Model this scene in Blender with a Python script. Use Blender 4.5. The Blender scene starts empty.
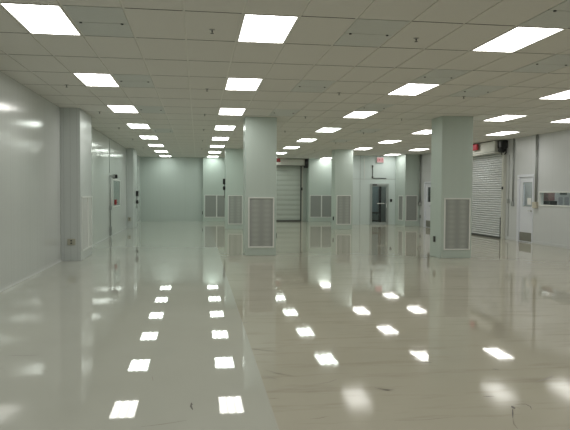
import bpy, bmesh, math, random
from mathutils import Vector, Matrix
random.seed(7)
C = bpy.context.scene.collection
sc = bpy.context.scene
T, L = 0.6096, 1.2192            # ceiling grid module
H = 3.4286                       # ceiling height
XL, XR, YB, YF = -1.07, 12.5, 27.25, -10.0

# ------------------------------------------------------------------ materials
def new_mat(name):
    m = bpy.data.materials.new(name); m.use_nodes = True
    nt = m.node_tree
    return m, nt, nt.nodes['Principled BSDF']
def mat(name, col, rough=0.5, metal=0.0, spec=0.5, noise=0.0, nscale=20.0, bump=0.0, bscale=200.0):
    m, nt, b = new_mat(name)
    b.inputs['Base Color'].default_value = (*col, 1)
    b.inputs['Roughness'].default_value = rough
    b.inputs['Metallic'].default_value = metal
    b.inputs['Specular IOR Level'].default_value = spec
    tc = nt.nodes.new('ShaderNodeTexCoord')
    if noise:
        n = nt.nodes.new('ShaderNodeTexNoise'); n.inputs['Scale'].default_value = nscale
        n.inputs['Detail'].default_value = 4
        nt.links.new(tc.outputs['Object'], n.inputs['Vector'])
        mx = nt.nodes.new('ShaderNodeMix'); mx.data_type = 'RGBA'
        mx.inputs[6].default_value = (*[c * (1 - noise) for c in col], 1)
        mx.inputs[7].default_value = (*[min(1, c * (1 + noise)) for c in col], 1)
        nt.links.new(n.outputs['Fac'], mx.inputs[0]); nt.links.new(mx.outputs[2], b.inputs['Base Color'])
    if bump:
        n2 = nt.nodes.new('ShaderNodeTexNoise'); n2.inputs['Scale'].default_value = bscale
        nt.links.new(tc.outputs['Object'], n2.inputs['Vector'])
        bp = nt.nodes.new('ShaderNodeBump'); bp.inputs['Strength'].default_value = bump
        bp.inputs['Distance'].default_value = 0.002
        nt.links.new(n2.outputs['Fac'], bp.inputs['Height']); nt.links.new(bp.outputs['Normal'], b.inputs['Normal'])
    return m
def panel_mat(name, col, axis, pitch, off=0.0, rough=0.3, spec=0.5, wob=0.25):
    """painted metal wall panels: faint vertical seams every pitch metres, gently uneven sheet"""
    m, nt, b = new_mat(name)
    b.inputs['Roughness'].default_value = rough
    b.inputs['Specular IOR Level'].default_value = spec
    tc = nt.nodes.new('ShaderNodeTexCoord'); sx = nt.nodes.new('ShaderNodeSeparateXYZ')
    nt.links.new(tc.outputs['Object'], sx.inputs[0])
    def mth(op, a, bv=None):
        n = nt.nodes.new('ShaderNodeMath'); n.operation = op
        if isinstance(a, (int, float)): n.inputs[0].default_value = a
        else: nt.links.new(a, n.inputs[0])
        if bv is not None:
            if isinstance(bv, (int, float)): n.inputs[1].default_value = bv
            else: nt.links.new(bv, n.inputs[1])
        return n.outputs[0]
    u = mth('ADD', sx.outputs[axis], 100 * pitch + off)
    fr = mth('FRACT', mth('DIVIDE', u, pitch))
    d = mth('MINIMUM', fr, mth('SUBTRACT', 1.0, fr))
    line = mth('LESS_THAN', d, 0.006 / pitch)
    ns = nt.nodes.new('ShaderNodeTexNoise'); ns.inputs['Scale'].default_value = 1.0
    mp = nt.nodes.new('ShaderNodeMapping'); mp.inputs['Scale'].default_value = (9, 9, 0.2)
    nt.links.new(tc.outputs['Object'], mp.inputs[0]); nt.links.new(mp.outputs[0], ns.inputs['Vector'])
    ns.inputs['Detail'].default_value = 3
    mx = nt.nodes.new('ShaderNodeMix'); mx.data_type = 'RGBA'
    mx.inputs[6].default_value = (*[c * 0.97 for c in col], 1); mx.inputs[7].default_value = (*[c * 1.03 for c in col], 1)
    nt.links.new(ns.outputs['Fac'], mx.inputs[0])
    mx2 = nt.nodes.new('ShaderNodeMix'); mx2.data_type = 'RGBA'
    mx2.inputs[7].default_value = (*[c * 0.87 for c in col], 1)
    nt.links.new(line, mx2.inputs[0]); nt.links.new(mx.outputs[2], mx2.inputs[6])
    nt.links.new(mx2.outputs[2], b.inputs['Base Color'])
    bp = nt.nodes.new('ShaderNodeBump'); bp.inputs['Strength'].default_value = wob; bp.inputs['Distance'].default_value = 0.01
    hgt = mth('SUBTRACT', ns.outputs['Fac'], mth('MULTIPLY', line, 0.5))
    nt.links.new(hgt, bp.inputs['Height']); nt.links.new(bp.outputs['Normal'], b.inputs['Normal'])
    return m
def perforated_mat(name, col, hole, scale, bands):
    m, nt, b = new_mat(name)
    b.inputs['Roughness'].default_value = 0.45
    tc = nt.nodes.new('ShaderNodeTexCoord')
    v = nt.nodes.new('ShaderNodeTexVoronoi'); v.inputs['Scale'].default_value = scale; v.inputs['Randomness'].default_value = 0.0
    nt.links.new(tc.outputs['Object'], v.inputs['Vector'])
    r = nt.nodes.new('ShaderNodeValToRGB')
    r.color_ramp.elements[0].position = 0.28; r.color_ramp.elements[0].color = (*hole, 1)
    r.color_ramp.elements[1].position = 0.36; r.color_ramp.elements[1].color = (*col, 1)
    nt.links.new(v.outputs['Distance'], r.inputs[0])
    src = r.outputs[0]
    if bands:     # paler upright bands broken into rows of blobs
        w = nt.nodes.new('ShaderNodeTexWave'); w.wave_type = 'BANDS'; w.bands_direction = 'X'
        w.inputs['Scale'].default_value = 1.08; w.inputs['Phase Offset'].default_value = 0.0
        w2 = nt.nodes.new('ShaderNodeTexWave'); w2.wave_type = 'BANDS'; w2.bands_direction = 'Z'; w2.inputs['Scale'].default_value = 2.6
        w2.inputs['Distortion'].default_value = 0.6
        for q in (w, w2): nt.links.new(tc.outputs['Object'], q.inputs['Vector'])
        mu = nt.nodes.new('ShaderNodeMath'); mu.operation = 'MULTIPLY'
        mq = nt.nodes.new('ShaderNodeMapRange'); mq.inputs['To Min'].default_value = 0.55; nt.links.new(w2.outputs['Fac'], mq.inputs[0])
        nt.links.new(w.outputs['Fac'], mu.inputs[0]); nt.links.new(mq.outputs[0], mu.inputs[1])
        mu2 = nt.nodes.new('ShaderNodeMath'); mu2.operation = 'MULTIPLY'; mu2.inputs[1].default_value = bands
        nt.links.new(mu.outputs[0], mu2.inputs[0])
        mx = nt.nodes.new('ShaderNodeMix'); mx.data_type = 'RGBA'
        mx.inputs[7].default_value = (0.5, 0.53, 0.5, 1)
        nt.links.new(mu2.outputs[0], mx.inputs[0]); nt.links.new(src, mx.inputs[6]); src = mx.outputs[2]
    nt.links.new(src, b.inputs['Base Color'])
    return m
def emit_mat(name, col, strength, tubes=False):
    m = bpy.data.materials.new(name); m.use_nodes = True; nt = m.node_tree; nt.nodes.clear()
    o = nt.nodes.new('ShaderNodeOutputMaterial'); e = nt.nodes.new('ShaderNodeEmission')
    e.inputs['Color'].default_value = (*col, 1); e.inputs['Strength'].default_value = strength
    if tubes:   # three tubes behind the prismatic lens, a cross rib in the middle
        tc = nt.nodes.new('ShaderNodeTexCoord'); w = nt.nodes.new('ShaderNodeTexWave')
        w.wave_type = 'BANDS'; w.bands_direction = 'X'; w.wave_profile = 'SIN'
        w.inputs['Scale'].default_value = 1.72; w.inputs['Phase Offset'].default_value = 3.14159
        nt.links.new(tc.outputs['Object'], w.inputs['Vector'])
        mr = nt.nodes.new('ShaderNodeMapRange'); mr.inputs['To Min'].default_value = strength * 0.6; mr.inputs['To Max'].default_value = strength * 1.3
        nt.links.new(w.outputs['Fac'], mr.inputs[0]); nt.links.new(mr.outputs[0], e.inputs['Strength'])
    nt.links.new(e.outputs[0], o.inputs[0]); m.cycles.emission_sampling = 'FRONT' if tubes else 'NONE'
    return m
def glass_mat(name, tint, refl=1.0):
    m = bpy.data.materials.new(name); m.use_nodes = True; nt = m.node_tree; nt.nodes.clear()
    o = nt.nodes.new('ShaderNodeOutputMaterial'); t = nt.nodes.new('ShaderNodeBsdfTransparent'); g = nt.nodes.new('ShaderNodeBsdfGlossy')
    t.inputs[0].default_value = (*tint, 1); g.inputs['Roughness'].default_value = 0.03
    f = nt.nodes.new('ShaderNodeFresnel'); ge = nt.nodes.new('ShaderNodeNewGeometry')
    mr = nt.nodes.new('ShaderNodeMapRange'); mr.inputs['To Min'].default_value = 1.5; mr.inputs['To Max'].default_value = 1/1.5
    nt.links.new(ge.outputs['Backfacing'], mr.inputs[0]); nt.links.new(mr.outputs[0], f.inputs[0])   # same pane reflectance from both faces
    mx = nt.nodes.new('ShaderNodeMixShader')
    nt.links.new(f.outputs[0], mx.inputs[0]); nt.links.new(t.outputs[0], mx.inputs[1]); nt.links.new(g.outputs[0], mx.inputs[2])
    nt.links.new(mx.outputs[0], o.inputs[0])
    return m
def floor_mat():
    m, nt, b = new_mat('epoxy_floor')
    tc = nt.nodes.new('ShaderNodeTexCoord'); sx = nt.nodes.new('ShaderNodeSeparateXYZ')
    nt.links.new(tc.outputs['Object'], sx.inputs[0])
    def noise(scale, sc3, detail=4, rough=0.55):
        n = nt.nodes.new('ShaderNodeTexNoise'); n.inputs['Scale'].default_value = scale; n.inputs['Detail'].default_value = detail
        n.inputs['Roughness'].default_value = rough
        mp = nt.nodes.new('ShaderNodeMapping'); mp.inputs['Scale'].default_value = sc3
        nt.links.new(tc.outputs['Object'], mp.inputs[0]); nt.links.new(mp.outputs[0], n.inputs['Vector'])
        return n.outputs['Fac']
    def mth(op, a, c):
        n = nt.nodes.new('ShaderNodeMath'); n.operation = op
        for i, v in enumerate((a, c)):
            if isinstance(v, (int, float)): n.inputs[i].default_value = v
            else: nt.links.new(v, n.inputs[i])
        return n.outputs[0]
    def rng(v, a, c, d, e):
        n = nt.nodes.new('ShaderNodeMapRange'); nt.links.new(v, n.inputs[0])
        for i, q in enumerate((a, c, d, e)): n.inputs[1 + i].default_value = q
        return n.outputs[0]
    def mix(f, a, c):
        n = nt.nodes.new('ShaderNodeMix'); n.data_type = 'RGBA'
        if isinstance(f, float): n.inputs[0].default_value = f
        else: nt.links.new(f, n.inputs[0])
        for i, v in ((6, a), (7, c)):
            if isinstance(v, tuple): n.inputs[i].default_value = (*v, 1)
            else: nt.links.new(v, n.inputs[i])
        return n.outputs[2]
    worn = rng(sx.outputs[0], 2.495, 2.505, 0.0, 1.0)          # the worn bay starts at the joint
    cloud = rng(noise(0.55, (1, 1, 1)), 0.3, 0.7, 0.0, 1.0)
    lane = mix(cloud, LANE_A, LANE_B)
    bay = mix(cloud, BAY_A, BAY_B)
    streak = rng(noise(1.0, (0.9, 6.0, 1), 6, 0.65), 0.53, 0.70, 0.0, 0.5)   # faint drag marks
    bay = mix(streak, bay, (0.31, 0.28, 0.22))
    nt.links.new(mix(worn, lane, bay), b.inputs['Base Color'])
    dull = mth('MULTIPLY', worn, rng(sx.outputs[1], -1.1, -2.0, 0.0, 0.05))      # walked dull near the entrance
    rr = mth('ADD', rng(noise(2.2, (1, 3, 1)), 0.35, 0.7, 0.0, 0.02), mth('ADD', mth('MULTIPLY', worn, 0.018), dull))
    nt.links.new(mth('ADD', rr, 0.012), b.inputs['Roughness'])
    b.inputs['IOR'].default_value = 1.31
    nt.links.new(mth('SUBTRACT', 0.5, mth('MULTIPLY', dull, 8.0)), b.inputs['Specular IOR Level'])
    bp = nt.nodes.new('ShaderNodeBump'); bp.inputs['Distance'].default_value = 0.01
    nt.links.new(mth('ADD', mth('MULTIPLY', worn, 0.03), 0.014), bp.inputs['Strength'])
    nt.links.new(noise(2.6, (1, 1, 1), 2, 0.4), bp.inputs['Height']); nt.links.new(bp.outputs['Normal'], b.inputs['Normal'])
    return m
LANE_A, LANE_B = (0.465, 0.475, 0.42), (0.50, 0.51, 0.46)
BAY_A, BAY_B = (0.42, 0.40, 0.325), (0.47, 0.45, 0.375)

LIGHT = 9.2
M = dict(
    floor=floor_mat(),
    scuff=mat('rubber_scuff', (0.07, 0.06, 0.05), 0.4, noise=0.3, nscale=60),
    scuff_faint=mat('faint_scuff', (0.19, 0.165, 0.12), 0.3, noise=0.25, nscale=60),
    joint=mat('floor_joint', (0.52, 0.52, 0.47), 0.10),
    tile=mat('ceiling_tile', (0.70, 0.69, 0.65), 0.9, spec=0.2, noise=0.05, nscale=90, bump=0.3, bscale=260),
    tile_edge=mat('tile_edge', (0.16, 0.155, 0.14), 0.9, spec=0.1),
    tbar=mat('grid_bar', (0.74, 0.73, 0.68), 0.45),
    access=mat('access_panel_paint', (0.59, 0.61, 0.585), 0.5, noise=0.04, nscale=15),
    wall_l=panel_mat('wall_panel_left', (0.58, 0.605, 0.59), 1, 1.17, off=0.5, rough=0.15, spec=0.4),
    wall_r=panel_mat('wall_panel_right', (0.60, 0.615, 0.625), 1, 1.22, off=0.2, rough=0.33),
    wall_b=panel_mat('wall_panel_back', (0.51, 0.57, 0.54), 0, 1.31, off=0.03, rough=0.3),
    room=panel_mat('room_panel', (0.61, 0.69, 0.675), 0, 1.80, off=-9.95, rough=0.3),
    column=panel_mat('column_cladding', (0.508, 0.587, 0.545), 0, 9.0, off=4.0, rough=0.33, wob=0.2),
    pilaster=panel_mat('pilaster_cladding', (0.57, 0.605, 0.60), 0, 0.143, off=0.0, rough=0.3, wob=0.2),
    white=mat('white_trim', (0.74, 0.76, 0.74), 0.35),
    lamp_trim=mat('lamp_trim', (0.70, 0.70, 0.66), 0.4),
    door=mat('white_door_paint', (0.72, 0.74, 0.80), 0.35, noise=0.02, nscale=4),
    slat=mat('shutter_slat', (0.62, 0.64, 0.645), 0.38, noise=0.03, nscale=3),
    sheet=mat('shutter_back', (0.47, 0.51, 0.47), 0.45, noise=0.04, nscale=3),
    hood=mat('shutter_hood', (0.58, 0.59, 0.54), 0.45, noise=0.03, nscale=5),
    black=mat('black_housing', (0.015, 0.016, 0.016), 0.45, noise=0.2, nscale=30),
    dark=mat('dark_metal', (0.06, 0.065, 0.06), 0.45, noise=0.1, nscale=30),
    steel=mat('brushed_steel', (0.42, 0.42, 0.40), 0.35, metal=0.9, noise=0.08, nscale=40),
    kick=mat('kick_plate_steel', (0.30, 0.295, 0.265), 0.4, metal=0.6, noise=0.08, nscale=30),
    alum=mat('door_aluminium', (0.42, 0.46, 0.45), 0.4, metal=0.5, noise=0.05, nscale=20),
    pipe=mat('conduit_grey', (0.36, 0.38, 0.37), 0.4, metal=0.4, noise=0.06, nscale=20),
    cream=mat('junction_box_cream', (0.52, 0.49, 0.40), 0.5, noise=0.04, nscale=20),
    beige=mat('outlet_beige', (0.42, 0.41, 0.34), 0.5, noise=0.04, nscale=40),
    perf=perforated_mat('perforated_grille', (0.29, 0.31, 0.295), (0.10, 0.107, 0.10), 75.0, 0.0),
    perf_band=perforated_mat('perforated_grille_banded', (0.31, 0.33, 0.315), (0.10, 0.107, 0.10), 75.0, 0.42),
    pale_grille=perforated_mat('pale_grille', (0.58, 0.60, 0.585), (0.42, 0.44, 0.43), 60.0, 0.0),
    glass=glass_mat('clear_glass', (0.88, 0.92, 0.92)),
    blind=mat('grey_blind', (0.36, 0.40, 0.38), 0.6, noise=0.05, nscale=8),
    red=mat('alarm_red', (0.33, 0.03, 0.03), 0.4, noise=0.05, nscale=30),
    maroon=mat('maroon_cabinet', (0.30, 0.17, 0.165), 0.5, noise=0.1, nscale=12),
    inner=mat('inner_wall_paint', (0.70, 0.71, 0.71), 0.6, noise=0.03, nscale=4),
    inner_dark=mat('inner_grey_paint', (0.30, 0.34, 0.33), 0.6, noise=0.05, nscale=4),
    bluegrey=mat('blue_grey_paint', (0.30, 0.38, 0.40), 0.45, noise=0.04, nscale=6),
    grey_sheet=mat('grey_notice', (0.42, 0.42, 0.45), 0.6, noise=0.25, nscale=25),
    paper=mat('paper', (0.80, 0.80, 0.78), 0.7, noise=0.02, nscale=8),
    lens=emit_mat('lamp_lens', (1.0, 0.985, 0.93), LIGHT, tubes=True),
    lens_far=emit_mat('lamp_lens_cool', (0.92, 1.0, 0.92), LIGHT*1.03, tubes=True),
    exit_face=emit_mat('exit_face', (1.0, 0.62, 0.60), 0.62),
    exit_red=emit_mat('exit_red', (0.70, 0.07, 0.085), 0.5),
    exit_dull=emit_mat('exit_dull', (0.36, 0.05, 0.06), 0.8),
    exit_off=emit_mat('exit_off', (0.10, 0.035, 0.025), 0.8),
    exit_white=emit_mat('exit_white', (0.62, 0.24, 0.24), 0.6),
)

# ------------------------------------------------------------------ mesh helpers
class MB:
    def __init__(self): self.bm = bmesh.new()
    def box(self, x0, x1, y0, y1, z0, z1, mi=0, bevel=0.0):
        v = [self.bm.verts.new(p) for p in ((x0,y0,z0),(x1,y0,z0),(x1,y1,z0),(x0,y1,z0),(x0,y0,z1),(x1,y0,z1),(x1,y1,z1),(x0,y1,z1))]
        fs = []
        for q in ((0,3,2,1),(4,5,6,7),(0,1,5,4),(1,2,6,5),(2,3,7,6),(3,0,4,7)):
            f = self.bm.faces.new([v[i] for i in q]); f.material_index = mi; fs.append(f)
        if bevel:
            es = list({e for f in fs for e in f.edges})
            bmesh.ops.bevel(self.bm, geom=es, offset=bevel, segments=2, profile=0.5, affect='EDGES')
        return self
    def quad(self, pts, mi=0):
        f = self.bm.faces.new([self.bm.verts.new(p) for p in pts]); f.material_index = mi; return self
    def tube(self, pts, r, seg=10, mi=0):
        pts = [Vector(p) for p in pts]; rings = []
        for i, p in enumerate(pts):
            d = (pts[min(i+1, len(pts)-1)] - pts[max(i-1, 0)]).normalized()
            a = d.orthogonal().normalized() if i == 0 else (pa - d * pa.dot(d)).normalized()
            pa = a; bb = d.cross(a)
            rings.append([self.bm.verts.new(p + (a*math.cos(t) + bb*math.sin(t))*r) for t in [2*math.pi*k/seg for k in range(seg)]])
        for A, B in zip(rings, rings[1:]):
            for k in range(seg):
                f = self.bm.faces.new((A[k], A[(k+1)%seg], B[(k+1)%seg], B[k])); f.smooth = True; f.material_index = mi
        for R_, fl in ((rings[0], True), (rings[-1], False)):
            f = self.bm.faces.new(R_[::-1] if fl else R_); f.material_index = mi
        return self
    def lathe(self, c, prof, axis='z', seg=16, mi=0):
        c = Vector(c); rings = []
        for r, h in prof:
            ring = []
            for k in range(seg):
                t = 2*math.pi*k/seg; a, b = r*math.cos(t), r*math.sin(t)
                o = {'z': (a,b,h), 'x': (h,a,b), 'y': (b,h,a)}[axis]
                ring.append(self.bm.verts.new(c + Vector(o)))
            rings.append(ring)
        for A, B in zip(rings, rings[1:]):
            for k in range(seg):
                f = self.bm.faces.new((A[k], A[(k+1)%seg], B[(k+1)%seg], B[k])); f.smooth = True; f.material_index = mi
        self.bm.faces.new(rings[0][::-1]); self.bm.faces.new(rings[-1])
        return self
    def build(self, name, mats, parent=None, loc=None, smooth=False):
        me = bpy.data.meshes.new(name)
        bmesh.ops.recalc_face_normals(self.bm, faces=self.bm.faces)
        org = Vector(loc) if loc is not None else Vector((0, 0, 0))
        if loc is not None: bmesh.ops.translate(self.bm, verts=self.bm.verts, vec=-org)
        self.bm.to_mesh(me); self.bm.free()
        for m in (mats if isinstance(mats, (list, tuple)) else [mats]): me.materials.append(m)
        o = bpy.data.objects.new(name, me); C.objects.link(o)
        if parent is not None:
            o.parent = parent; o.location = org - Vector(wloc(parent)) if loc is not None else -Vector(wloc(parent))
        else: o.location = org
        return o
def wloc(o):
    v = Vector(o.location)
    while o.parent is not None: o = o.parent; v += Vector(o.location)
    return v
def tag(o, label=None, cat=None, group=None, kind=None):
    if label: o['label'] = label
    if cat: o['category'] = cat
    if group: o['group'] = group
    if kind: o['kind'] = kind
    return o
def thing(name, loc, label, cat, group=None, kind=None):
    o = bpy.data.objects.new(name, None); o.empty_display_size = 0.1; C.objects.link(o); o.location = loc
    return tag(o, label, cat, group, kind)
def struct(o, label, cat): return tag(o, label, cat, kind='structure')
def wall_boxes(mb, axis, a0, a1, u0, u1, z0, z1, holes=()):
    us = sorted({u0, u1, *[h[0] for h in holes], *[h[1] for h in holes]})
    zs = sorted({z0, z1, *[h[2] for h in holes], *[h[3] for h in holes]})
    for ua, ub in zip(us, us[1:]):
        for za, zb in zip(zs, zs[1:]):
            cu, cz = (ua+ub)/2, (za+zb)/2
            if any(h[0] < cu < h[1] and h[2] < cz < h[3] for h in holes): continue
            if axis == 'x': mb.box(a0, a1, ua, ub, za, zb)
            else: mb.box(ua, ub, a0, a1, za, zb)

# ------------------------------------------------------------------ floor
SC = [
 ([(0.19,-0.4),(0.34,-0.43),(0.48,-0.42)],.006,1),([(0.62,-0.96),(0.69,-0.99)],.006,2),([(1.93,-1.95),(1.925,-2.03),(1.94,-2.11)],.010,1),([(1.922,-1.97),(1.94,-2.0)],.007,1),
 ([(1.59,-1.23),(1.61,-1.39)],.004,2),([(1.6,-2.39),(1.74,-2.36),(1.9,-2.31)],.006,2),([(2.51,-0.42),(2.66,-0.51),(2.82,-0.56)],.009,2),([(2.51,-0.42),(2.58,-0.46)],.007,1),
 ([(2.55,-1.15),(2.66,-1.29),(2.78,-1.38)],.012,2),([(2.55,-0.84),(2.6,-0.85)],.009,2),([(2.91,-1.63),(3.04,-1.59),(3.13,-1.51)],.011,2),
 ([(2.82,-1.8),(2.9,-1.8)],.008,2),([(2.51,-1.93),(2.59,-1.93)],.008,2),([(2.74,-2.39),(2.81,-2.38),(2.88,-2.35)],.007,2),([(2.53,-1.35),(2.64,-1.46)],.010,2),
 ([(3.75,-0.74),(4.08,-0.77),(4.41,-0.84)],.007,2),([(4.01,-1.1),(4.12,-1.11)],.010,1),([(3.38,-1.76),(3.45,-1.84),(3.52,-1.84)],.022,2),
 ([(3.44,-1.82),(3.48,-1.85)],.014,2),([(3.31,-2.49),(3.53,-2.5),(3.76,-2.47)],.005,2),([(4.57,-1.38),(4.63,-1.4)],.010,1),([(4.15,-2.08),(4.24,-2.09)],.008,1),
 ([(4.29,-2.29),(4.35,-2.28),(4.39,-2.29),(4.395,-2.34),(4.37,-2.4)],.005,1),([(4.265,-2.31),(4.255,-2.37)],.018,1),([(4.24,-2.37),(4.15,-2.54)],.006,1),
 ([(4.15,-2.54),(4.1,-2.65),(4.08,-2.74)],.006,2),([(3.74,-0.11),(4.02,-0.17),(4.28,-0.18)],.008,2),([(2.48,0.8),(2.56,0.85)],.010,1),
 ([(4.76,-1.78),(4.87,-1.73),(5.0,-1.64)],.018,2),([(4.28,-2.33),(4.3,-2.37)],.006,2)]
mb = MB()
mb.box(XL-.15, XR+.15, YF-.15, YB+.15, -0.1, 0.0, 0)
mb.box(2.494, 2.506, YF, YB, 0.0, 0.0012, 3)
for pts, w, mi in SC:
    P = []
    n = 6
    for (xa, ya), (xb, yb) in zip(pts, pts[1:]):
        for k in range(n): P.append(Vector((xa+(xb-xa)*k/n, ya+(yb-ya)*k/n)))
    P.append(Vector(pts[-1])); N = len(P)
    rows = []
    for i, p in enumerate(P):
        d = (P[min(i+1,N-1)] - P[max(i-1,0)]).normalized(); nn = Vector((-d.y, d.x))
        t = i/(N-1); ww = w*0.75*(0.25+0.75*math.sin(math.pi*min(max(t,.04),.96)))*random.uniform(.75,1.25)
        rows.append((mb.bm.verts.new((*(p+nn*ww),0.0006)), mb.bm.verts.new((*(p-nn*ww),0.0006))))
    for a, b in zip(rows, rows[1:]):
        f = mb.bm.faces.new((a[0], a[1], b[1], b[0])); f.material_index = mi
floor = struct(mb.build('floor', [M['floor'], M['scuff'], M['scuff_faint'], M['joint']]), 'glossy cream epoxy floor with scuffs and a long joint', 'floor')

# ------------------------------------------------------------------ ceiling
LIGHTS = []
for c, rows in ((0, range(0,22,3)), (4, range(0,22,3)), (9, range(0,22,3)), (14, (0,3,9,12,15,18,21)), (15, (6,)), (18, (0,3,6,9,12,15,18))):
    for r in rows: LIGHTS.append((c, r))
BEHIND = [(c, r) for c in (0, 4, 9, 14, 18) for r in (-3, -6)]
ACCESS = [(1,0),(1,3),(1,6),(1,10),(6,0),(6,3),(6,6),(9,-1),(9,2),(9,5),(11,1),(11,3),(11,9),(11,12)]
skip = {(17, 20)} | set(LIGHTS) | set(BEHIND) | set(ACCESS)
mb = MB(); g = 0.012
for c in range(-2, 21):
    for r in range(-9, 23):
        if (c, r) in skip: continue
        x0, x1, y0, y1 = max(c*T+g, XL), min((c+1)*T-g, XR), max(r*L+g, YF), min((r+1)*L-g, YB)
        if x1-x0 < .03 or y1-y0 < .03: continue
        z = H; e = 0.009
        mb.quad([(x0,y0,z),(x0,y1,z),(x1,y1,z),(x1,y0,z)], 0)
        for a, b_ in (((x0,y0),(x1,y0)),((x1,y0),(x1,y1)),((x1,y1),(x0,y1)),((x0,y1),(x0,y0))):
            mb.quad([(*a,z),(*b_,z),(*b_,z+e),(*a,z+e)], 1 if a[1] == b_[1] else 0)  # cross edges dark: shade of the grid gaps put into their colour
mb.quad([(XL-.1,YF-.1,H+.009),(XL-.1,YB+.1,H+.009),(XR+.1,YB+.1,H+.009),(XR+.1,YF-.1,H+.009)], 2)
mb.box(XL-.15, XR+.15, YF-.15, YB+.15, H+.012, H+.12, 2)
ceiling = mb.build('ceiling', [M['tile'], M['tile_edge'], M['tbar']])
struct(ceiling, 'suspended ceiling of beige tiles in a pale metal grid', 'ceiling')

ORD = ['nearest','second nearest','third nearest','fourth nearest','fifth nearest','sixth nearest','seventh nearest','eighth nearest']
ROWN = {0:'leftmost row of ceiling lights', 4:'second ceiling row from the left', 9:'middle row of ceiling lights', 14:'fourth ceiling row from the left', 18:'rightmost row of ceiling lights'}
def make_lamp():
    t = thing('ceiling_light', (0,0,H), 'x', 'ceiling light')
    a, b = T-2*g, L-2*g; f = 0.016
    m = MB()
    for x0,x1,y0,y1 in ((-a/2,a/2,-b/2,-b/2+f),(-a/2,a/2,b/2-f,b/2),(-a/2,-a/2+f,-b/2+f,b/2-f),(a/2-f,a/2,-b/2+f,b/2-f)):
        m.box(x0,x1,y0,y1,-0.004,0.0085)
    o = m.build('frame', M['lamp_trim'], None); o.parent = t; o.location = (0,0,0)
    m = MB(); m.box(-a/2+f,a/2-f,-b/2+f,b/2-f,0.001,0.006)
    for fc in m.bm.faces: fc.material_index = 0 if fc.calc_center_median().z < 0.002 else 1
    o = m.build('diffuser', [M['lens'], M['lamp_trim']], None); o.parent = t; o.location = (0,0,0)
    return t
lamp0 = make_lamp()
def dup(root):
    r = root.copy(); C.objects.link(r)
    for ch in list(root.children):
        c = ch.copy(); C.objects.link(c); c.parent = r
        for gch in list(ch.children):
            d = gch.copy(); C.objects.link(d); d.parent = c
    return r
first = True; cnt = {}
for c, r in LIGHTS + BEHIND:
    o = lamp0 if first else dup(lamp0); first = False
    o.location = ((c+.5)*T, (r+.5)*L, H)
    if (c, r) in BEHIND:
        tag(o, 'ceiling light overhead and out of view behind the photographer', 'ceiling light', 'ceiling lights behind the viewer'); continue
    if r >= 9 and c < 14:                                   # the tubes towards the far end are a cooler, greener white
        sl = [q for q in o.children if q.name.startswith('diffuser')][0].material_slots[0]
        sl.link = 'OBJECT'; sl.material = M['lens_far']
    key = 14 if c == 15 else c
    k = cnt.get(key, 0); cnt[key] = k+1
    tag(o, 'lit white panel, %s in the %s' % (ORD[k], ROWN[key]), 'ceiling light', 'lit ceiling panels')

ACC_L = {(1,0):'beside the nearest light of the leftmost row',(1,3):'beside the second light of the leftmost row',(1,6):'beside the third light of the leftmost row',(1,10):'faint and far, past the third light of the leftmost row',
 (6,0):'large, right of the nearest second row light',(6,3):'in front of the nearest free column',(6,6):'just behind the top of the nearest free column',
 (9,-1):'at the top right corner, above the large right light',(9,2):'before the second light of the middle row',(9,5):'before the third light of the middle row',
 (11,1):'right of and below the large right light',(11,3):'above the column on the right, with two dark latches',(11,9):'far back over the middle, left of the right column top',(11,12):'farthest back, near the glass room'}
acc0 = thing('access_panel', (0,0,H), 'x', 'ceiling panel')
a, b = T-2*g, L-2*g
for y0, y1 in ((-b/2, -0.006), (0.006, b/2)):
    m = MB(); m.box(-a/2, a/2, y0, y1, -0.001, 0.0085)
    o = m.build('panel_half', M['access']); o.parent = acc0; o.location = (0,0,0)
m = MB(); m.box(-a/2, a/2, -.006, .006, 0.004, 0.0085); o = m.build('seam', M['tile_edge']); o.parent = acc0; o.location = (0,0,0)
for s in (-1, 1):
    m = MB(); m.lathe((s*a*0.38,0,0), [(0.011,-0.012),(0.016,-0.010),(0.016,0.006)], seg=12)
    o = m.build('latch', M['black']); o.parent = acc0; o.location = (0,0,0); o['label'] = 'small dark round latch'
for i, (c, r) in enumerate(ACCESS):
    o = acc0 if i == 0 else dup(acc0)
    o.location = ((c+.5)*T, (r+.5)*L, H)
    tag(o, 'bluish grey split ceiling panel, ' + ACC_L[(c, r)], 'ceiling panel', 'bluish grey ceiling panels')

sp0 = thing('sprinkler_head', (0,0,H), 'x', 'sprinkler')
m = MB(); m.lathe((0,0,0), [(0.034,0.0),(0.034,-0.004),(0.016,-0.010)], seg=20); o = m.build('escutcheon', M['steel']); o.parent = sp0; o.location = (0,0,0)
m = MB(); m.lathe((0,0,0), [(0.009,-0.008),(0.009,-0.026),(0.005,-0.030),(0.005,-0.042)], seg=14); o = m.build('valve', M['dark']); o.parent = sp0; o.location = (0,0,0)
m = MB(); m.lathe((0,0,0), [(0.021,-0.042),(0.022,-0.044),(0.008,-0.047)], seg=18); o = m.build('deflector', M['dark']); o.parent = sp0; o.location = (0,0,0)
SPN = {-1:'line along the left wall', 3:'line left of the second light row', 7:'line left of the middle light row', 11:'line right of the middle light row'}
k = 0
for c in (-1, 3, 7, 11):
    n = 0
    for ry in (0.57, 3.95, 6.95, 9.9, 13.1, 16.5):
        if (c == -1 and ry < 1) or (c == 11 and ry < 1): continue
        o = sp0 if k == 0 else dup(sp0); k += 1
        o.location = ((c+.5)*T, ry*L, H)
        tag(o, 'small dark sprinkler head, %s in the %s' % (ORD[n], SPN[c]), 'sprinkler', 'ceiling sprinkler heads'); n += 1

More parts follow.
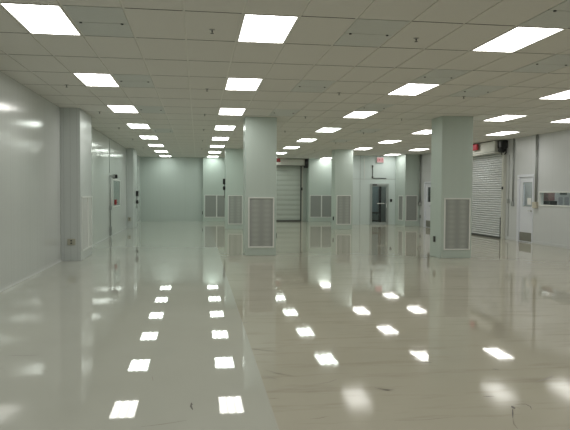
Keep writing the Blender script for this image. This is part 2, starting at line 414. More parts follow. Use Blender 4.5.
# ------------------------------------------------------------------ walls
mb = MB(); wall_boxes(mb, 'x', XL-.12, XL, YF, YB, 0, H+.01, [(16.555,18.555,1.025,1.995)])
struct(mb.build('wall_left', M['wall_l']), 'glossy white panelled wall along the left side', 'wall')
mb = MB(); wall_boxes(mb, 'x', XR, XR+.12, YF, YB, 0, H+.01, [(8.58,11.49,1.22,1.63),(11.87,12.78,0,2.16),(20.5,21.37,0,2.085)])
struct(mb.build('wall_right', M['wall_r']), 'white panelled wall along the right side', 'wall')
mb = MB(); wall_boxes(mb, 'y', YB, YB+.12, XL-.12, XR+.12, 0, H+.01)
struct(mb.build('wall_back', M['wall_b']), 'pale green-grey panelled wall at the far end', 'wall')
mb = MB(); wall_boxes(mb, 'y', YF-.12, YF, XL-.12, XR+.12, 0, H+.01)
struct(mb.build('wall_front', M['wall_b']), 'panelled wall behind the photographer', 'wall')
# glass room in the far right corner
RX, RY = 9.45, 23.5
mb = MB(); wall_boxes(mb, 'y', RY, RY+.1, RX, XR, 0, H+.005, [(10.49,11.37,0,2.0)])
struct(mb.build('wall_enclosure', M['room']), 'bright pale front wall of the small room with the glass door', 'wall')
mb = MB(); wall_boxes(mb, 'x', RX, RX+.1, RY+.1, YB, 0, H+.005)
struct(mb.build('wall_enclosure_side', M['room']), 'side wall of the small glass door room', 'wall')
mb = MB()
mb.box(RX, 11.76, RY-.006, RY, 2.262, 2.278); 
struct(mb.build('trim_1', M['alum']), 'thin horizontal joint strip above the glass door', 'trim')
mb = MB(); mb.box(10.135, 10.165, RY-.02, RY, 2.28, H-.06)
struct(mb.build('trim_2', M['white']), 'white vertical strip left of the exit sign over the glass door', 'trim')
mb = MB(); mb.box(9.935, 9.955, RY-.008, RY, 0, H)
struct(mb.build('trim_3', M['alum']), 'vertical joint strip on the left of the glass door room', 'trim')
# room behind the right wall
X2 = 14.5
mb = MB(); mb.box(X2, X2+.1, 8.0, 19.0, 0, 2.9)
struct(mb.build('wall_beyond', M['inner']), 'grey wall of the next room seen through the window strip', 'wall')
mb = MB(); mb.box(XR+.12, X2, 18.9, 19.0, 0, 2.9)
struct(mb.build('wall_beyond_far', M['inner']), 'far end wall of the next room', 'wall')
mb = MB(); mb.box(XR+.12, X2, 8.0, 8.1, 0, 2.9)
struct(mb.build('wall_beyond_near', M['inner']), 'near end wall of the next room', 'wall')
mb = MB(); mb.box(XR+.12, X2+.1, 8.0, 19.0, 2.9, 3.0)
struct(mb.build('ceiling_beyond', M['tile']), 'ceiling of the next room', 'ceiling')
mb = MB(); mb.box(XR+.15, X2+.1, 8.0, 19.0, -.1, 0)
struct(mb.build('floor_beyond', M['inner_dark']), 'floor of the next room', 'floor')
mb = MB(); mb.box(XR+.12, X2, 20.2, 20.3, 0, 2.6); mb.box(XR+.12, X2, 23.4, 23.5, 0, 2.6); mb.box(X2, X2+.1, 20.2, 23.5, 0, 2.6); mb.box(XR+.12, X2+.1, 20.2, 23.5, 2.6, 2.7)
mb.box(XR+.15, X2+.1, 20.2, 23.5, -.1, 0)
struct(mb.build('wall_beyond_right', M['inner_dark']), 'dark lobby behind the far white door', 'wall')
# base coving
mb = MB()
for y0, y1 in ((YF, 7.9), (9.4, 20.85), (22.35, YB)):
    mb.quad([(XL+.022,y0,0.0),(XL+.022,y1,0.0),(XL+.006,y1,.03),(XL+.006,y0,.03)]); mb.quad([(XL+.006,y0,.03),(XL+.006,y1,.03),(XL,y1,.07),(XL,y0,.07)])
    mb.quad([(XL,y0,0.0),(XL+.022,y0,0.0),(XL+.006,y0,.03),(XL,y0,.07)])
struct(mb.build('baseboard_left', M['wall_l']), 'white cove strip at the foot of the left wall', 'baseboard')
mb = MB()
for y0, y1 in ((YF, 11.85), (12.86, 13.7), (17.3, 20.5), (21.4, 22.0)): mb.box(XR-.012, XR, y0, y1, 0, .09, bevel=.003)
struct(mb.build('baseboard_right', M['wall_r']), 'pale strip at the foot of the right wall', 'baseboard')

# ------------------------------------------------------------------ columns with return grilles
def outlet(parent, pos, n, w=.09, h=.13, matl='beige'):
    """small box on a face; n = outward axis like '+x'"""
    x, y, z = pos; d = .035; m = MB()
    s = 1 if n[0] == '+' else -1
    if n[1] == 'x': m.box(min(x,x+s*d), max(x,x+s*d), y-w/2, y+w/2, z-h/2, z+h/2, bevel=.006)
    else: m.box(x-w/2, x+w/2, min(y,y+s*d), max(y,y+s*d), z-h/2, z+h/2, bevel=.006)
    o = m.build('outlet_box', M[matl], parent)
    for dz in (-h*.2, h*.2):
        m = MB(); e = s*(d+.003)
        if n[1] == 'x': m.box(min(x+s*d,x+e), max(x+s*d,x+e), y-.018, y+.018, z+dz-.016, z+dz+.016)
        else: m.box(x-.018, x+.018, min(y+s*d,y+e), max(y+s*d,y+e), z+dz-.016, z+dz+.016)
        m.build('socket', M['dark'], o)
    return o
def grille(parent, axis, face, u0, u1, z0, z1, matl, bars=(), sgn=-1):
    """framed perforated return grille on a face. axis 'y': face looks to -y; 'x': face looks to sgn*x"""
    f, d = .034, .022
    us = [u0] + [x for b_ in bars for x in (b_-.022, b_+.022)] + [u1]
    m = MB()
    def bx(mm, ua, ub, za, zb, d0, d1, bev=0):
        if axis == 'y': mm.box(ua, ub, face-d1, face-d0, za, zb, bevel=bev)
        elif sgn < 0: mm.box(face-d1, face-d0, ua, ub, za, zb, bevel=bev)
        else: mm.box(face+d0, face+d1, ua, ub, za, zb, bevel=bev)
    bx(m, u0, u1, z1-f, z1, 0, d, .004); bx(m, u0, u1, z0, z0+f, 0, d, .004)
    bx(m, u0, u0+f, z0+f, z1-f, 0, d, .004); bx(m, u1-f, u1, z0+f, z1-f, 0, d, .004)
    for b_ in bars: bx(m, b_-.028, b_+.028, z0+f, z1-f, 0, d, .004)
    fr = m.build('grille_frame', M['white'], parent)
    edges = [u0+f] + [x for b_ in bars for x in (b_-.028, b_+.028)] + [u1-f]
    for ua, ub in zip(edges[0::2], edges[1::2]):
        m = MB(); bx(m, ua, ub, z0+f, z1-f, .0, .006)
        cx = (ua+ub)/2
        m.build('grille_mesh', M[matl], fr, loc=(cx, face, (z0+z1)/2) if axis == 'y' else (face, cx, (z0+z1)/2))
    return fr
def column(name, x0, x1, y0, y1, label, matl='column', cat='column'):
    t = thing(name, ((x0+x1)/2, (y0+y1)/2, 0), label, cat)
    m = MB(); m.box(x0, x1, y0, y1, 0, H, bevel=.008); m.build('shaft', M[matl], t)
    return t
c1 = column('column', 3.13, 3.91, 8.8, 9.5, 'tall square pale column, the nearest free one left of centre')
grille(c1, 'y', 8.8, 3.205, 3.855, .19, 1.45, 'perf_band'); outlet(c1, (3.91, 9.0, .48), '+x', matl='dark')
c2 = column('column', 3.13, 3.885, 20.0, 20.7, 'pale column standing far behind the nearest free column, to its left')
grille(c2, 'y', 20.0, 3.235, 3.865, .2, 1.45, 'perf_band')
c3 = column('column', 7.78, 8.565, 19.5, 20.2, 'pale column in mid distance left of the glass door')
grille(c3, 'y', 19.5, 7.855, 8.495, .21, 1.475, 'perf_band'); outlet(c3, (7.78, 19.7, .47), '-x', w=.1, h=.16, matl='dark')
c4 = column('column', 7.785, 8.57, 7.76, 8.46, 'big square column on the right in front of the slatted shutter')
grille(c4, 'y', 7.76, 7.86, 8.53, .195, 1.46, 'perf_band'); outlet(c4, (7.785, 8.13, .44), '-x', matl='dark', w=.09, h=.14)
p1 = column('pilaster', XL+.0, -.64, 7.9, 9.4, 'grey pilaster against the left wall, the near one', 'pilaster', 'pilaster')
grille(p1, 'x', -.64, 8.0, 9.32, .2, 1.45, 'pale_grille', bars=(8.78,), sgn=1); outlet(p1, (-.84, 7.9, .43), '-y', w=.17, h=.14)
p2 = column('pilaster', XL+.0, -.78, 20.85, 22.35, 'far grey pilaster against the left wall near the end wall', 'pilaster', 'pilaster')
outlet(p2, (-.95, 20.85, .39), '-y', w=.13, h=.16)
p3 = column('pier', 2.23, 3.95, 26.95, YB+.0, 'bright wide pier on the end wall, left of the back shutter', 'column', 'pier')
grille(p3, 'y', 26.95, 2.315, 3.62, .22, 1.43, 'perf', bars=(2.965,)); outlet(p3, (2.23, 27.08, .46), '-x', matl='dark', w=.09, h=.18)
p4 = column('pier', 7.93, 9.35, 26.75, YB+.0, 'bright wide pier on the end wall, right of the back shutter', 'column', 'pier')
grille(p4, 'y', 26.75, 8.0, 9.3, .23, 1.45, 'perf', bars=(8.65,))
p5 = column('pilaster', 11.76, XR-.0, 22.0, RY+.0, 'grey pilaster on the right wall beside the glass door room', 'column', 'pilaster')
grille(p5, 'y', 22.0, 11.785, 12.375, .25, 1.48, 'perf'); grille(p5, 'x', 11.76, 22.28, 22.93, .25, 1.46, 'perf', sgn=-1)

# ------------------------------------------------------------------ roll shutters
def slat_curtain(axis, face, u0, u1, z0, z1, pitch, depth, out, name, matl, parent, prof=None):
    prof = prof or [(0.0,0.0),(0.12,0.35),(0.3,0.8),(0.5,1.0),(0.7,0.8),(0.88,0.35)]
    m = MB(); n = int(round((z1-z0)/pitch)); rows = []
    for i in range(n):
        for t, d in prof:
            z = z0 + (i+t)*(z1-z0)/n; rows.append((z, d*depth))
    rows.append((z1, 0))
    vs = []
    for z, d in rows:
        a = face + out*d
        vs.append([m.bm.verts.new((a,u,z) if axis == 'x' else (u,a,z)) for u in (u0, u1)])
    for A, B in zip(vs, vs[1:]):
        f = m.bm.faces.new((A[0], A[1], B[1], B[0])); f.smooth = False
    return m.build(name, M[matl], parent)
d5 = thing('door_5', (XR, 15.3, 0), 'white slatted roll-up shutter in the right wall behind the big right column', 'roll-up door', kind='structure')
slat_curtain('x', XR-.03, 13.74, 17.2, .05, 3.06, .082, .05, -1, 'curtain', 'slat', d5, [(0,0),(.06,.35),(.2,.85),(.4,1.0),(.62,.85),(.78,.4),(.84,0)])
m = MB(); m.box(XR-.09, XR-.03, 13.74, 17.2, 0.002, .05, bevel=.006); m.build('bottom_bar', M['dark'], d5)
m = MB(); m.box(XR-.115, XR, 13.62, 13.73, 0, 3.03, bevel=.004); m.box(XR-.115, XR, 17.2, 17.31, 0, 3.03, bevel=.004); m.build('guide_rail', M['hood'], d5)
m = MB(); m.box(XR-.10, XR-.05, 13.728, 13.745, 0.0, 3.03); m.build('guide_slot', M['dark'], d5)
hd = MB(); hd.box(12.15, XR, 13.82, 17.4, 3.04, 3.40, bevel=.012); hd = hd.build('hood', M['hood'], d5)
m = MB(); m.box(12.13, XR, 13.75, 17.4, 2.985, 3.03, bevel=.006); m.build('hood_lip', M['hood'], hd)
m = MB(); m.box(12.16, 12.17, 13.82, 17.4, 3.40, H); m.build('hood_gap_shade', M['dark'], hd)  # dark strip stands in for the shade between hood and ceiling
mt = MB(); mt.box(12.24, XR, 13.52, 13.80, 3.14, 3.41, bevel=.03); mt = mt.build('motor', M['black'], d5)
m = MB(); m.lathe((12.34,13.66,3.07), [(.07,-.10),(.09,-.08),(.09,.08),(.07,.10)], axis='y', seg=18); m.build('motor_drum', M['black'], mt)
m = MB(); m.tube([(12.27,13.55,3.2),(12.27,13.54,2.98),(12.3,13.58,2.92)], .022, 8); m.tube([(12.43,13.55,3.2),(12.43,13.54,2.98),(12.40,13.58,2.92)], .022, 8); m.build('motor_bracket', M['black'], mt)
m = MB(); m.box(XR-.14, XR-.115, 13.6, 13.68, 1.72, 1.82, bevel=.004); m.build('lock', M['black'], d5)
m = MB(); m.box(12.36, 12.385, 13.735, 13.76, .05, .75, bevel=.004); m.build('slide_bolt', M['dark'], d5)

d4 = thing('door_4', (6.0, YB, 0), 'grey ribbed roll-up shutter in the end wall', 'roll-up door', kind='structure')
slat_curtain('y', YB-.06, 4.55, 7.55, .06, 3.03, .27, .012, -1, 'curtain', 'sheet', d4, [(0,0),(.12,.6),(.35,1),(.6,.7),(.85,.15)])
m = MB(); m.box(4.55, 7.55, YB-.10, YB-.04, .002, .06, bevel=.006); m.build('bottom_bar', M['dark'], d4)
m = MB(); m.box(7.545, 7.605, YB-.12, YB, 0, 3.02); m.box(4.495, 4.555, YB-.12, YB, 0, 3.02); m.build('guide_rail', M['dark'], d4)
m = MB(); m.box(7.61, 7.70, YB-.10, YB, 0, 3.02, bevel=.005); m.box(4.40, 4.49, YB-.10, YB, 0, 3.02, bevel=.005); m.build('jamb', M['hood'], d4)
hd = MB(); hd.box(4.3, 7.74, YB-.35, YB, 3.05, 3.40, bevel=.012); hd = hd.build('hood', M['hood'], d4)
m = MB(); m.box(4.3, 7.74, YB-.36, YB-.30, 3.01, 3.05); m.build('hood_lip', M['dark'], hd)
m = MB(); m.box(7.745, 7.90, YB-.45, YB, 2.93, 3.42, bevel=.012); m.build('motor', M['black'], d4)
m = MB(); m.lathe((7.82,YB-.47,3.2), [(.05,-.03),(.06,0),(.05,.03)], axis='y', seg=14); m.build('motor_cap', M['dark'], d4)
m = MB(); m.box(7.60, 7.66, YB-.15, YB-.12, 1.70, 1.86, bevel=.005); m.build('lock', M['dark'], d4)

# ------------------------------------------------------------------ doors in the right wall
d3 = thing('door_3', (XR, 12.3, 0), 'white hinged door with a dark window and kick plate in the right wall', 'door', kind='structure')
m = MB()
m.box(XR-.02, XR+.10, 12.72, 12.84, 0, 2.20, bevel=.004); m.box(XR-.02, XR+.10, 11.84, 11.90, 0, 2.20, bevel=.004); m.box(XR-.02, XR+.10, 11.90, 12.72, 2.115, 2.20, bevel=.004)
m.build('frame', M['door'], d3)
lf = MB(); wall_boxes(lf, 'x', XR+.02, XR+.065, 11.905, 12.715, .008, 2.108, [(11.99,12.50,1.185,1.93)]); lf = lf.build('leaf', M['door'], d3)
m = MB(); m.box(XR+.036, XR+.044, 11.99, 12.50, 1.185, 1.93); m.build('window_pane', M['glass'], lf)
m = MB()
for y0,y1,z0,z1 in ((11.97,12.52,1.165,1.185),(11.97,12.52,1.93,1.95),(11.97,11.99,1.185,1.93),(12.50,12.52,1.185,1.93)): m.box(XR+.012, XR+.02, y0,y1,z0,z1)
m.build('window_bead', M['alum'], lf)
m = MB(); m.box(XR+.033, XR+.036, 12.04, 12.27, 1.225, 1.44); m.build('notice', M['paper'], lf); 
m = MB(); m.box(XR+.012, XR+.02, 11.925, 12.695, .04, .32, bevel=.002); m.build('kick_plate', M['kick'], lf)
hn = MB(); hn.lathe((XR+.02,11.99,1.03), [(.032,0),(.032,-.012)], axis='x', seg=16); hn.tube([(XR+.01,11.99,1.03),(XR-.035,11.99,1.03),(XR-.04,12.0,1.03),(XR-.04,12.10,1.03)], .011, 8); hn.build('handle', M['steel'], lf)
m = MB(); m.box(XR+.065, XR+.16, 11.92, 12.68, 0.001, 0.01); m.build('threshold', M['alum'], d3)

d2 = thing('door_2', (XR, 20.9, 0), 'far white door with a narrow dark window left of the big right column', 'door', kind='structure')
m = MB()
m.box(XR-.02, XR+.10, 21.30, 21.44, 0, 2.12, bevel=.004); m.box(XR-.02, XR+.10, 20.45, 20.55, 0, 2.12, bevel=.004); m.box(XR-.02, XR+.10, 20.55, 21.30, 2.05, 2.12, bevel=.004)
m.build('frame', M['door'], d2)
lf = MB(); wall_boxes(lf, 'x', XR+.02, XR+.065, 20.555, 21.295, .008, 2.045, [(20.70,21.06,1.18,1.86)]); lf = lf.build('leaf', M['door'], d2)
m = MB(); m.box(XR+.036, XR+.044, 20.70, 21.06, 1.18, 1.86); m.build('window_pane', M['glass'], lf)
m = MB(); m.box(XR+.012, XR+.02, 20.57, 21.22, .03, .32, bevel=.002); m.build('kick_plate', M['kick'], lf)
hn = MB(); hn.lathe((XR+.02,20.63,1.0), [(.03,0),(.03,-.012)], axis='x', seg=14); hn.tube([(XR+.01,20.63,1.0),(XR-.035,20.63,1.0),(XR-.04,20.74,1.0)], .011, 8); hn.build('handle', M['steel'], lf)

# window strip in the right wall
w2 = thing('window_2', (XR, 10, 1.24), 'long low window strip in the right wall', 'window', kind='structure')
m = MB()
for y0,y1,z0,z1 in ((8.56,11.51,1.20,1.24),(8.56,11.51,1.61,1.65),(11.47,11.51,1.24,1.61),(8.56,8.60,1.24,1.61)): m.box(XR-.02, XR+.125, y0,y1,z0,z1, bevel=.004)
m.build('window_frame', M['white'], w2)
m = MB(); m.box(XR+.05, XR+.058, 8.6, 11.47, 1.24, 1.61); m.build('pane', M['glass'], w2)
# things in the next room
cb = thing('storage_cabinet', (13.53, 12.7, 0), 'maroon cabinet with a black base seen through the window strip', 'cabinet')
m = MB(); m.box(13.42, 13.64, 12.52, 12.98, 1.35, 1.80, bevel=.01); bd = m.build('upper_body', M['maroon'], cb)
m = MB(); m.box(13.40, 13.66, 12.40, 13.0, 0, 1.345, bevel=.01); m.build('base_cabinet', M['black'], cb)
for z in (1.43, 1.53, 1.63):
    m = MB(); m.box(13.405, 13.42, 12.55, 12.95, z, z+.07, bevel=.003); m.build('shelf_front', M['maroon'], bd)
for i, (y0, y1, lb) in enumerate(((13.43,13.68,'left grey notice sheet on the wall beyond the window strip'),(13.07,13.33,'right grey notice sheet on the wall beyond the window strip'))):
    m = MB(); m.box(X2-.006, X2, y0, y1, .95, 1.47); o = m.build('notice_sheet', M['grey_sheet'], loc=(X2, (y0+y1)/2, 1.2)); tag(o, lb, 'notice', 'grey notices in the next room')
m = MB(); m.box(X2-.03, X2, 13.2, 13.58, 1.555, 1.66, bevel=.004); tag(m.build('wall_sign', M['dark'], loc=(X2,13.39,1.6)), 'small dark sign above the grey notices beyond the window strip', 'sign')
m = MB(); m.box(X2-.02, X2, 12.55, 12.95, .9, 1.66, bevel=.004); tag(m.build('notice_board', M['grey_sheet'], loc=(X2,12.75,1.3)), 'grey board at the right end behind the window strip', 'notice board')
o = dup(lamp0); o.location = (13.3, 11.2, 2.9-.0095); tag(o, 'unseen light panel added to brighten the next room beyond the window strip', 'ceiling light')  # unseen lamp added so the cabinet and notices are lit
o = dup(lamp0); o.location = (13.5, 14.9, 2.9-.0095); tag(o, 'unseen far light panel added to brighten the next room behind the white door', 'ceiling light')  # second unseen lamp, added to light the far half of that room

# ------------------------------------------------------------------ glass door room
d1 = thing('door_1', (10.93, RY, 0), 'glass door in a grey metal frame at the far right end', 'door', kind='structure')
m = MB()
m.box(10.45, 10.53, RY-.03, RY+.10, 0, 2.05, bevel=.004); m.box(11.33, 11.41, RY-.03, RY+.10, 0, 2.05, bevel=.004); m.box(10.53, 11.33, RY-.03, RY+.10, 1.95, 2.05, bevel=.004); m.box(10.45, 11.41, RY-.015, RY+.10, 0, .012)
m.build('frame', M['alum'], d1)
lf = MB(); wall_boxes(lf, 'y', RY+.0, RY+.045, 10.535, 11.325, .015, 1.945, [(10.575,11.285,.12,1.90)]); lf = lf.build('leaf', M['alum'], d1)
m = MB(); m.box(10.575, 11.285, RY+.02, RY+.028, .12, 1.90); m.build('glass_pane', M['glass'], lf)
m = MB(); m.tube([(10.82,RY-.05,1.06),(11.22,RY-.05,1.06)], .018, 10); m.tube([(10.84,RY+.02,1.06),(10.84,RY-.05,1.06)], .012, 8); m.tube([(11.2,RY+.0,1.06),(11.2,RY-.05,1.06)], .012, 8); m.build('push_bar', M['white'], lf)
m = MB(); m.box(11.29, 11.32, RY-.03, RY, .85, 1.05, bevel=.004); m.build('pull_handle', M['white'], lf)
m = MB(); m.box(10.58, 10.80, RY-.06, RY-.0, 1.955, 2.02, bevel=.005); m.build('closer', M['dark'], d1)
m = MB(); m.box(11.49, 11.59, RY-.03, RY, 1.14, 1.28, bevel=.006); kb = m.build('card_reader', M['black'], loc=(11.54,RY,1.21)); tag(kb, 'small black card reader right of the glass door', 'card reader')
tall_box = thing('blue_grey_box', (11.4,26.3,0), 'blue grey tall box inside the glass door room', 'cabinet')  # tall box for the bluish left half behind the glass
m = MB(); m.box(10.95, 11.62, 26.0, 26.6, 0, 2.05, bevel=.01); m.build('body', M['bluegrey'], tall_box)
m = MB(); m.box(11.0, 11.57, 25.985, 26.0, .15, 2.0, bevel=.004); dd = m.build('front_panel', M['bluegrey'], tall_box)
m = MB(); m.tube([(11.52,25.97,1.0),(11.52,25.97,1.2)], .01, 8); m.build('handle', M['steel'], dd)
ct = thing('equipment_cart', (11.25,25.3,0), 'low dark cart on the floor behind the glass door', 'cart')
m = MB(); m.box(11.02, 11.42, 25.0, 25.5, .5, .58, bevel=.01); m.build('top', M['dark'], ct)
m = MB(); m.box(11.04, 11.40, 25.02, 25.48, .10, .16); m.build('shelf', M['dark'], ct)
for x in (11.04, 11.37):
    for y in (25.02, 25.45):
        m = MB(); m.box(x, x+.03, y, y+.03, 0, .5); m.build('leg', M['dark'], ct)
m = MB(); m.box(11.12, 11.32, 25.08, 25.4, .16, .42, bevel=.01); m.build('equipment_box', M['inner_dark'], ct)
rk = thing('upright_rack', (11.55,25.4,0), 'dark upright rack post behind the glass door', 'rack')
m = MB(); m.box(11.47, 11.58, 25.3, 25.42, .02, 2.0, bevel=.006); m.build('post', M['black'], rk)
m = MB(); m.box(11.40, 11.85, 25.15, 25.6, 0, .02, bevel=.004); m.build('foot_plate', M['black'], rk)

o = dup(lamp0); o.location = (17.5*T, 20.5*L, H); tag(o, 'unseen light panel added to brighten the glass door room', 'ceiling light')  # unseen lamp added to lift the dark interior behind the glass
# ------------------------------------------------------------------ exit signs
GL = {'E':[(0,.22,0,1),(.22,1,0,.18),(.22,.9,.41,.59),(.22,1,.82,1)], 'I':[(.35,.65,0,1)], 'T':[(0,1,.82,1),(.38,.62,0,.82)]}
def letters(m, org, du, height, word='EXIT', gap=.25, dep=.004, nrm=Vector((0,-1,0))):
    w = height*.55; u = 0
    for chh in word:
        segs = [[(a,c),(b,c),(b,d),(a,d)] for a,b,c,d in GL.get(chh, [])]
        if chh == 'X': segs = [[(0,0),(.26,0),(1,1),(.74,1)], [(.74,0),(1,0),(.26,1),(0,1)]]
        off = 0
        for s in segs:
            top = [org + du*(u + p[0]*w) + Vector((0,0,p[1]*height)) + nrm*(dep+off) for p in s]; bot = [q - nrm*(dep+off) for q in top]
            off += .0004
            T_ = [m.bm.verts.new(q) for q in top]; B_ = [m.bm.verts.new(q) for q in bot]
            m.bm.faces.new(T_)
            for i in range(4): m.bm.faces.new((T_[i], B_[i], B_[(i+1)%4], T_[(i+1)%4]))
        u += w*(1+gap)
    return u - w*gap
def exit_sign(x, y, z, w, h, axis, label, face, ink):
    """axis 'y': faces -y; 'x': faces -x"""
    t = thing('exit_sign', (x, y, z), label, 'exit sign')
    d = .06; m = MB()
    if axis == 'y': m.box(x-w/2, x+w/2, y-d/2, y+d/2, z-h/2, z+h/2, bevel=.006)
    else: m.box(x-d/2, x+d/2, y-w/2, y+w/2, z-h/2, z+h/2, bevel=.006)
    m.build('housing', M['white'] if face == 'exit_face' else M['red'], t)
    m = MB()
    if axis == 'y': m.box(x-w/2+.012, x+w/2-.012, y-d/2-.003, y-d/2, z-h/2+.012, z+h/2-.012)
    else: m.box(x-d/2-.003, x-d/2, y-w/2+.012, y+w/2-.012, z-h/2+.012, z+h/2-.012)
    fc = m.build('face', M[face], t)
    lh = h*.62; lw = lh*.55*(4+.75)
    if lw > w*.86: lh *= w*.86/lw; lw = w*.86
    m = MB()
    if axis == 'y': letters(m, Vector((x-lw/2, y-d/2-.003, z-lh/2)), Vector((1,0,0)), lh)
    else: letters(m, Vector((x-d/2-.003, y+lw/2, z-lh/2)), Vector((0,-1,0)), lh, nrm=Vector((-1,0,0)))
    m.build('lettering', M[ink], fc)
    m = MB(); m.tube([(x,y,z+h/2-.01),(x,y,H)], .012, 8); m.build('hanger', M['dark'], t)
    return t
exit_sign(10.94, RY-.06, 3.22, .36, .27, 'y', 'red and white exit sign above the glass door', 'exit_face', 'exit_red')
exit_sign(12.06, 15.18, 3.27, .50, .22, 'x', 'red exit sign in front of the slatted shutter hood', 'exit_dull', 'exit_white')
exit_sign(6.12, 26.4, 3.30, .40, .2, 'y', 'red exit sign half hidden behind the nearest free column, by the back shutter', 'exit_off', 'exit_dull')

# ------------------------------------------------------------------ conduits, alarms, small wall things
def conduit(label, paths, boxes, r=.02, matl='pipe', bm_='cream', name='conduit'):
    base = paths[0][0]; t = thing(name, base, label, 'conduit')
    for p in paths:
        m = MB(); m.tube(p, r, 10); m.build('pipe', M[matl], t)
    for b_ in boxes:
        m = MB(); m.box(*b_, bevel=.006); m.build('junction_box', M[bm_], t)
    return t
conduit('grey conduit down the right wall between shutter and white door', [[(XR-.03,13.1,1.3),(XR-.03,13.1,H)]], [(XR-.07,XR,13.05,13.15,1.16,1.32)], .024, bm_='pipe')
conduit('pair of grey conduits beside the white door ending at a cream box', [[(XR-.03,11.69,1.3),(XR-.03,11.69,H)],[(XR-.03,11.62,1.3),(XR-.03,11.62,H)]], [(XR-.09,XR,11.55,11.76,1.13,1.32)], .019)
conduit('grey conduit in the corner beside the pilaster by the far white door', [[(XR-.05,21.9,1.1),(XR-.05,21.9,H)]], [(XR-.11,XR,21.78,21.98,.98,1.16)], .036, bm_='pipe')
m = MB(); m.box(XR-.06, XR, 21.83, 21.95, .40, .55, bevel=.006); tag(m.build('outlet_box', M['pipe'], loc=(XR,21.89,.48)), 'grey outlet box low on the right wall beside the far pilaster', 'outlet')
sw = conduit('thin grey cable drop with a switch box beside the slatted shutter', [[(XR-.02,13.4,.12),(XR-.02,13.4,1.3)],[(XR-.02,13.4,1.3),(XR-.02,13.4,2.9)]], [(XR-.06,XR,13.36,13.44,1.25,1.40)], .009, bm_='pipe', name='cable_drop')
lc = conduit('grey conduit on the left wall beside the window', [[(XL+.03,15.65,0.02),(XL+.03,15.65,2.08),(XL+.03,15.70,2.12),(XL+.03,16.70,2.12)]], [(XL,XL+.08,15.60,15.70,.93,1.09),(XL,XL+.08,15.60,15.70,.05,.35)], .022, bm_='pipe')
m = MB(); m.box(XL, XL+.012, 15.63, 15.67, 2.2, H-.01); struct(m.build('trim_4', M['pipe']), 'vertical joint strip on the left wall above the conduit', 'trim')
st = thing('alarm_strobe', (XL, 16.8, 2.12), 'dark alarm strobe on the left wall above the window', 'alarm')
m = MB(); m.box(XL, XL+.05, 16.72, 16.88, 2.04, 2.20, bevel=.008); m.build('back_box', M['pipe'], st)
m = MB(); m.box(XL+.05, XL+.13, 16.74, 16.86, 2.05, 2.19, bevel=.015); m.build('lens', M['black'], st)
pl = thing('fire_alarm_box', (XL, 16.8, 1.18), 'dark red fire alarm box at the lower corner of the left wall window', 'fire alarm')
m = MB(); m.box(XL+.02, XL+.10, 16.72, 16.88, 1.09, 1.28, bevel=.012); m.build('body', M['red'], pl)
m = MB(); m.box(XL+.10, XL+.115, 16.76, 16.84, 1.15, 1.19, bevel=.003); m.build('pull_bar', M['black'], pl)
w1 = thing('window_1', (XL, 17.5, 1.0), 'tall grey window in a white frame on the left wall', 'window', kind='structure')
m = MB()
for y0,y1,z0,z1 in ((16.53,18.58,1.0,1.05),(16.53,18.58,1.97,2.02),(16.53,16.58,1.05,1.97),(18.53,18.58,1.05,1.97)): m.box(XL-.06, XL+.012, y0,y1,z0,z1, bevel=.004)
m.build('window_frame', M['white'], w1)
m = MB(); m.box(XL-.012, XL-.006, 16.58, 18.53, 1.05, 1.97); m.build('pane', M['glass'], w1)
m = MB(); m.box(XL-.04, XL-.018, 16.58, 18.53, 1.05, 1.97); m.build('blind', M['blind'], w1)

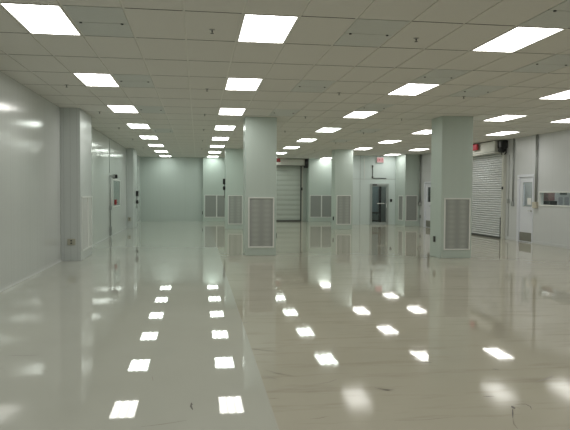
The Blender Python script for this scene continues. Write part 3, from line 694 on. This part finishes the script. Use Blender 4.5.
def horn(loc, side, label, cord):
    """two dark alarm units one above the other with a cable below, on an x-facing face"""
    x, y, z1, z2, z3 = loc; t = thing('alarm_horn', (x, y, z2), label, 'alarm'); s = side
    def bx(x0,x1,*r): return (min(x0,x1), max(x0,x1), *r)
    m = MB(); m.box(*bx(x, x+s*.10, y-.09, y+.09, z1-.12, z1+.12), bevel=.015); m.build('strobe', M['black'], t)
    m = MB(); m.lathe((x+s*.0, y, z2), [(.07,0),(.09,s*.04),(.08,s*.09),(.03,s*.10)], axis='x', seg=16); m.build('horn', M['black'], t)
    m = MB(); m.tube([(x+s*.03,y,z1),(x+s*.03,y,z2),(x+s*.03,y,z3)], .013, 8); m.build('cable', M['dark'], t)
horn((3.13, 20.25, 2.03, 1.75, 1.33), -1, 'dark alarm units with a cable on the far column left of the nearest column', True)
horn((-.78, 22.0, 1.49, 1.12, .82), 1, 'dark alarm units with a cable on the far pilaster at the left', True)

cw = thing('surface_conduit', (10.57, RY, 2.35), 'thin dark conduit on the wall below the exit sign over the glass door', 'conduit')
m = MB(); m.tube([(10.57,RY-.02,2.96),(10.57,RY-.02,2.33),(10.60,RY-.02,2.315),(11.28,RY-.02,2.315)], .016, 8); m.build('pipe', M['dark'], cw)
for z in (2.90, 2.36):
    m = MB(); m.box(10.54, 10.60, RY-.045, RY, z-.05, z+.05, bevel=.005); m.build('fitting', M['dark'], cw)

# ------------------------------------------------------------------ light, world, camera
w = bpy.data.worlds.new('World'); sc.world = w; w.use_nodes = True
w.node_tree.nodes['Background'].inputs[0].default_value = (0.0, 0.0, 0.0, 1)
f, pi_, ya, ro = 620.7537, 0.0356070, 0.1392506, 0.0058564
cp, sp, cy, sy = math.cos(pi_), math.sin(pi_), math.cos(ya), math.sin(ya)
F = Vector((sy*cp, cy*cp, -sp)); Rt = Vector((cy, -sy, 0)); U = Rt.cross(F)
r_ = Rt*math.cos(ro) + U*math.sin(ro); u_ = -Rt*math.sin(ro) + U*math.cos(ro)
cam = bpy.data.cameras.new('camera'); co = bpy.data.objects.new('camera', cam); C.objects.link(co)
cam.sensor_fit = 'HORIZONTAL'; cam.sensor_width = 36.0; cam.lens = f/570*36.0; cam.clip_start = .05; cam.clip_end = 200
mw = Matrix(((r_.x,u_.x,-F.x,1.97562),(r_.y,u_.y,-F.y,-6.55283),(r_.z,u_.z,-F.z,1.55887),(0,0,0,1)))
co.matrix_world = mw
sc.camera = co
sc.view_settings.view_transform = 'Standard'
try: sc.view_settings.look = 'None'
except Exception: pass
sc.view_settings.gamma = 1.0; sc.view_settings.use_curve_mapping = False
sc.view_settings.exposure = 0.0
sc.cycles.max_bounces = 14; sc.cycles.diffuse_bounces = 8; sc.cycles.glossy_bounces = 6; sc.cycles.transparent_max_bounces = 12
sc.cycles.use_denoising = True
sc.cycles.sample_clamp_indirect = 4.0
sc.cycles.blur_glossy = 1.0
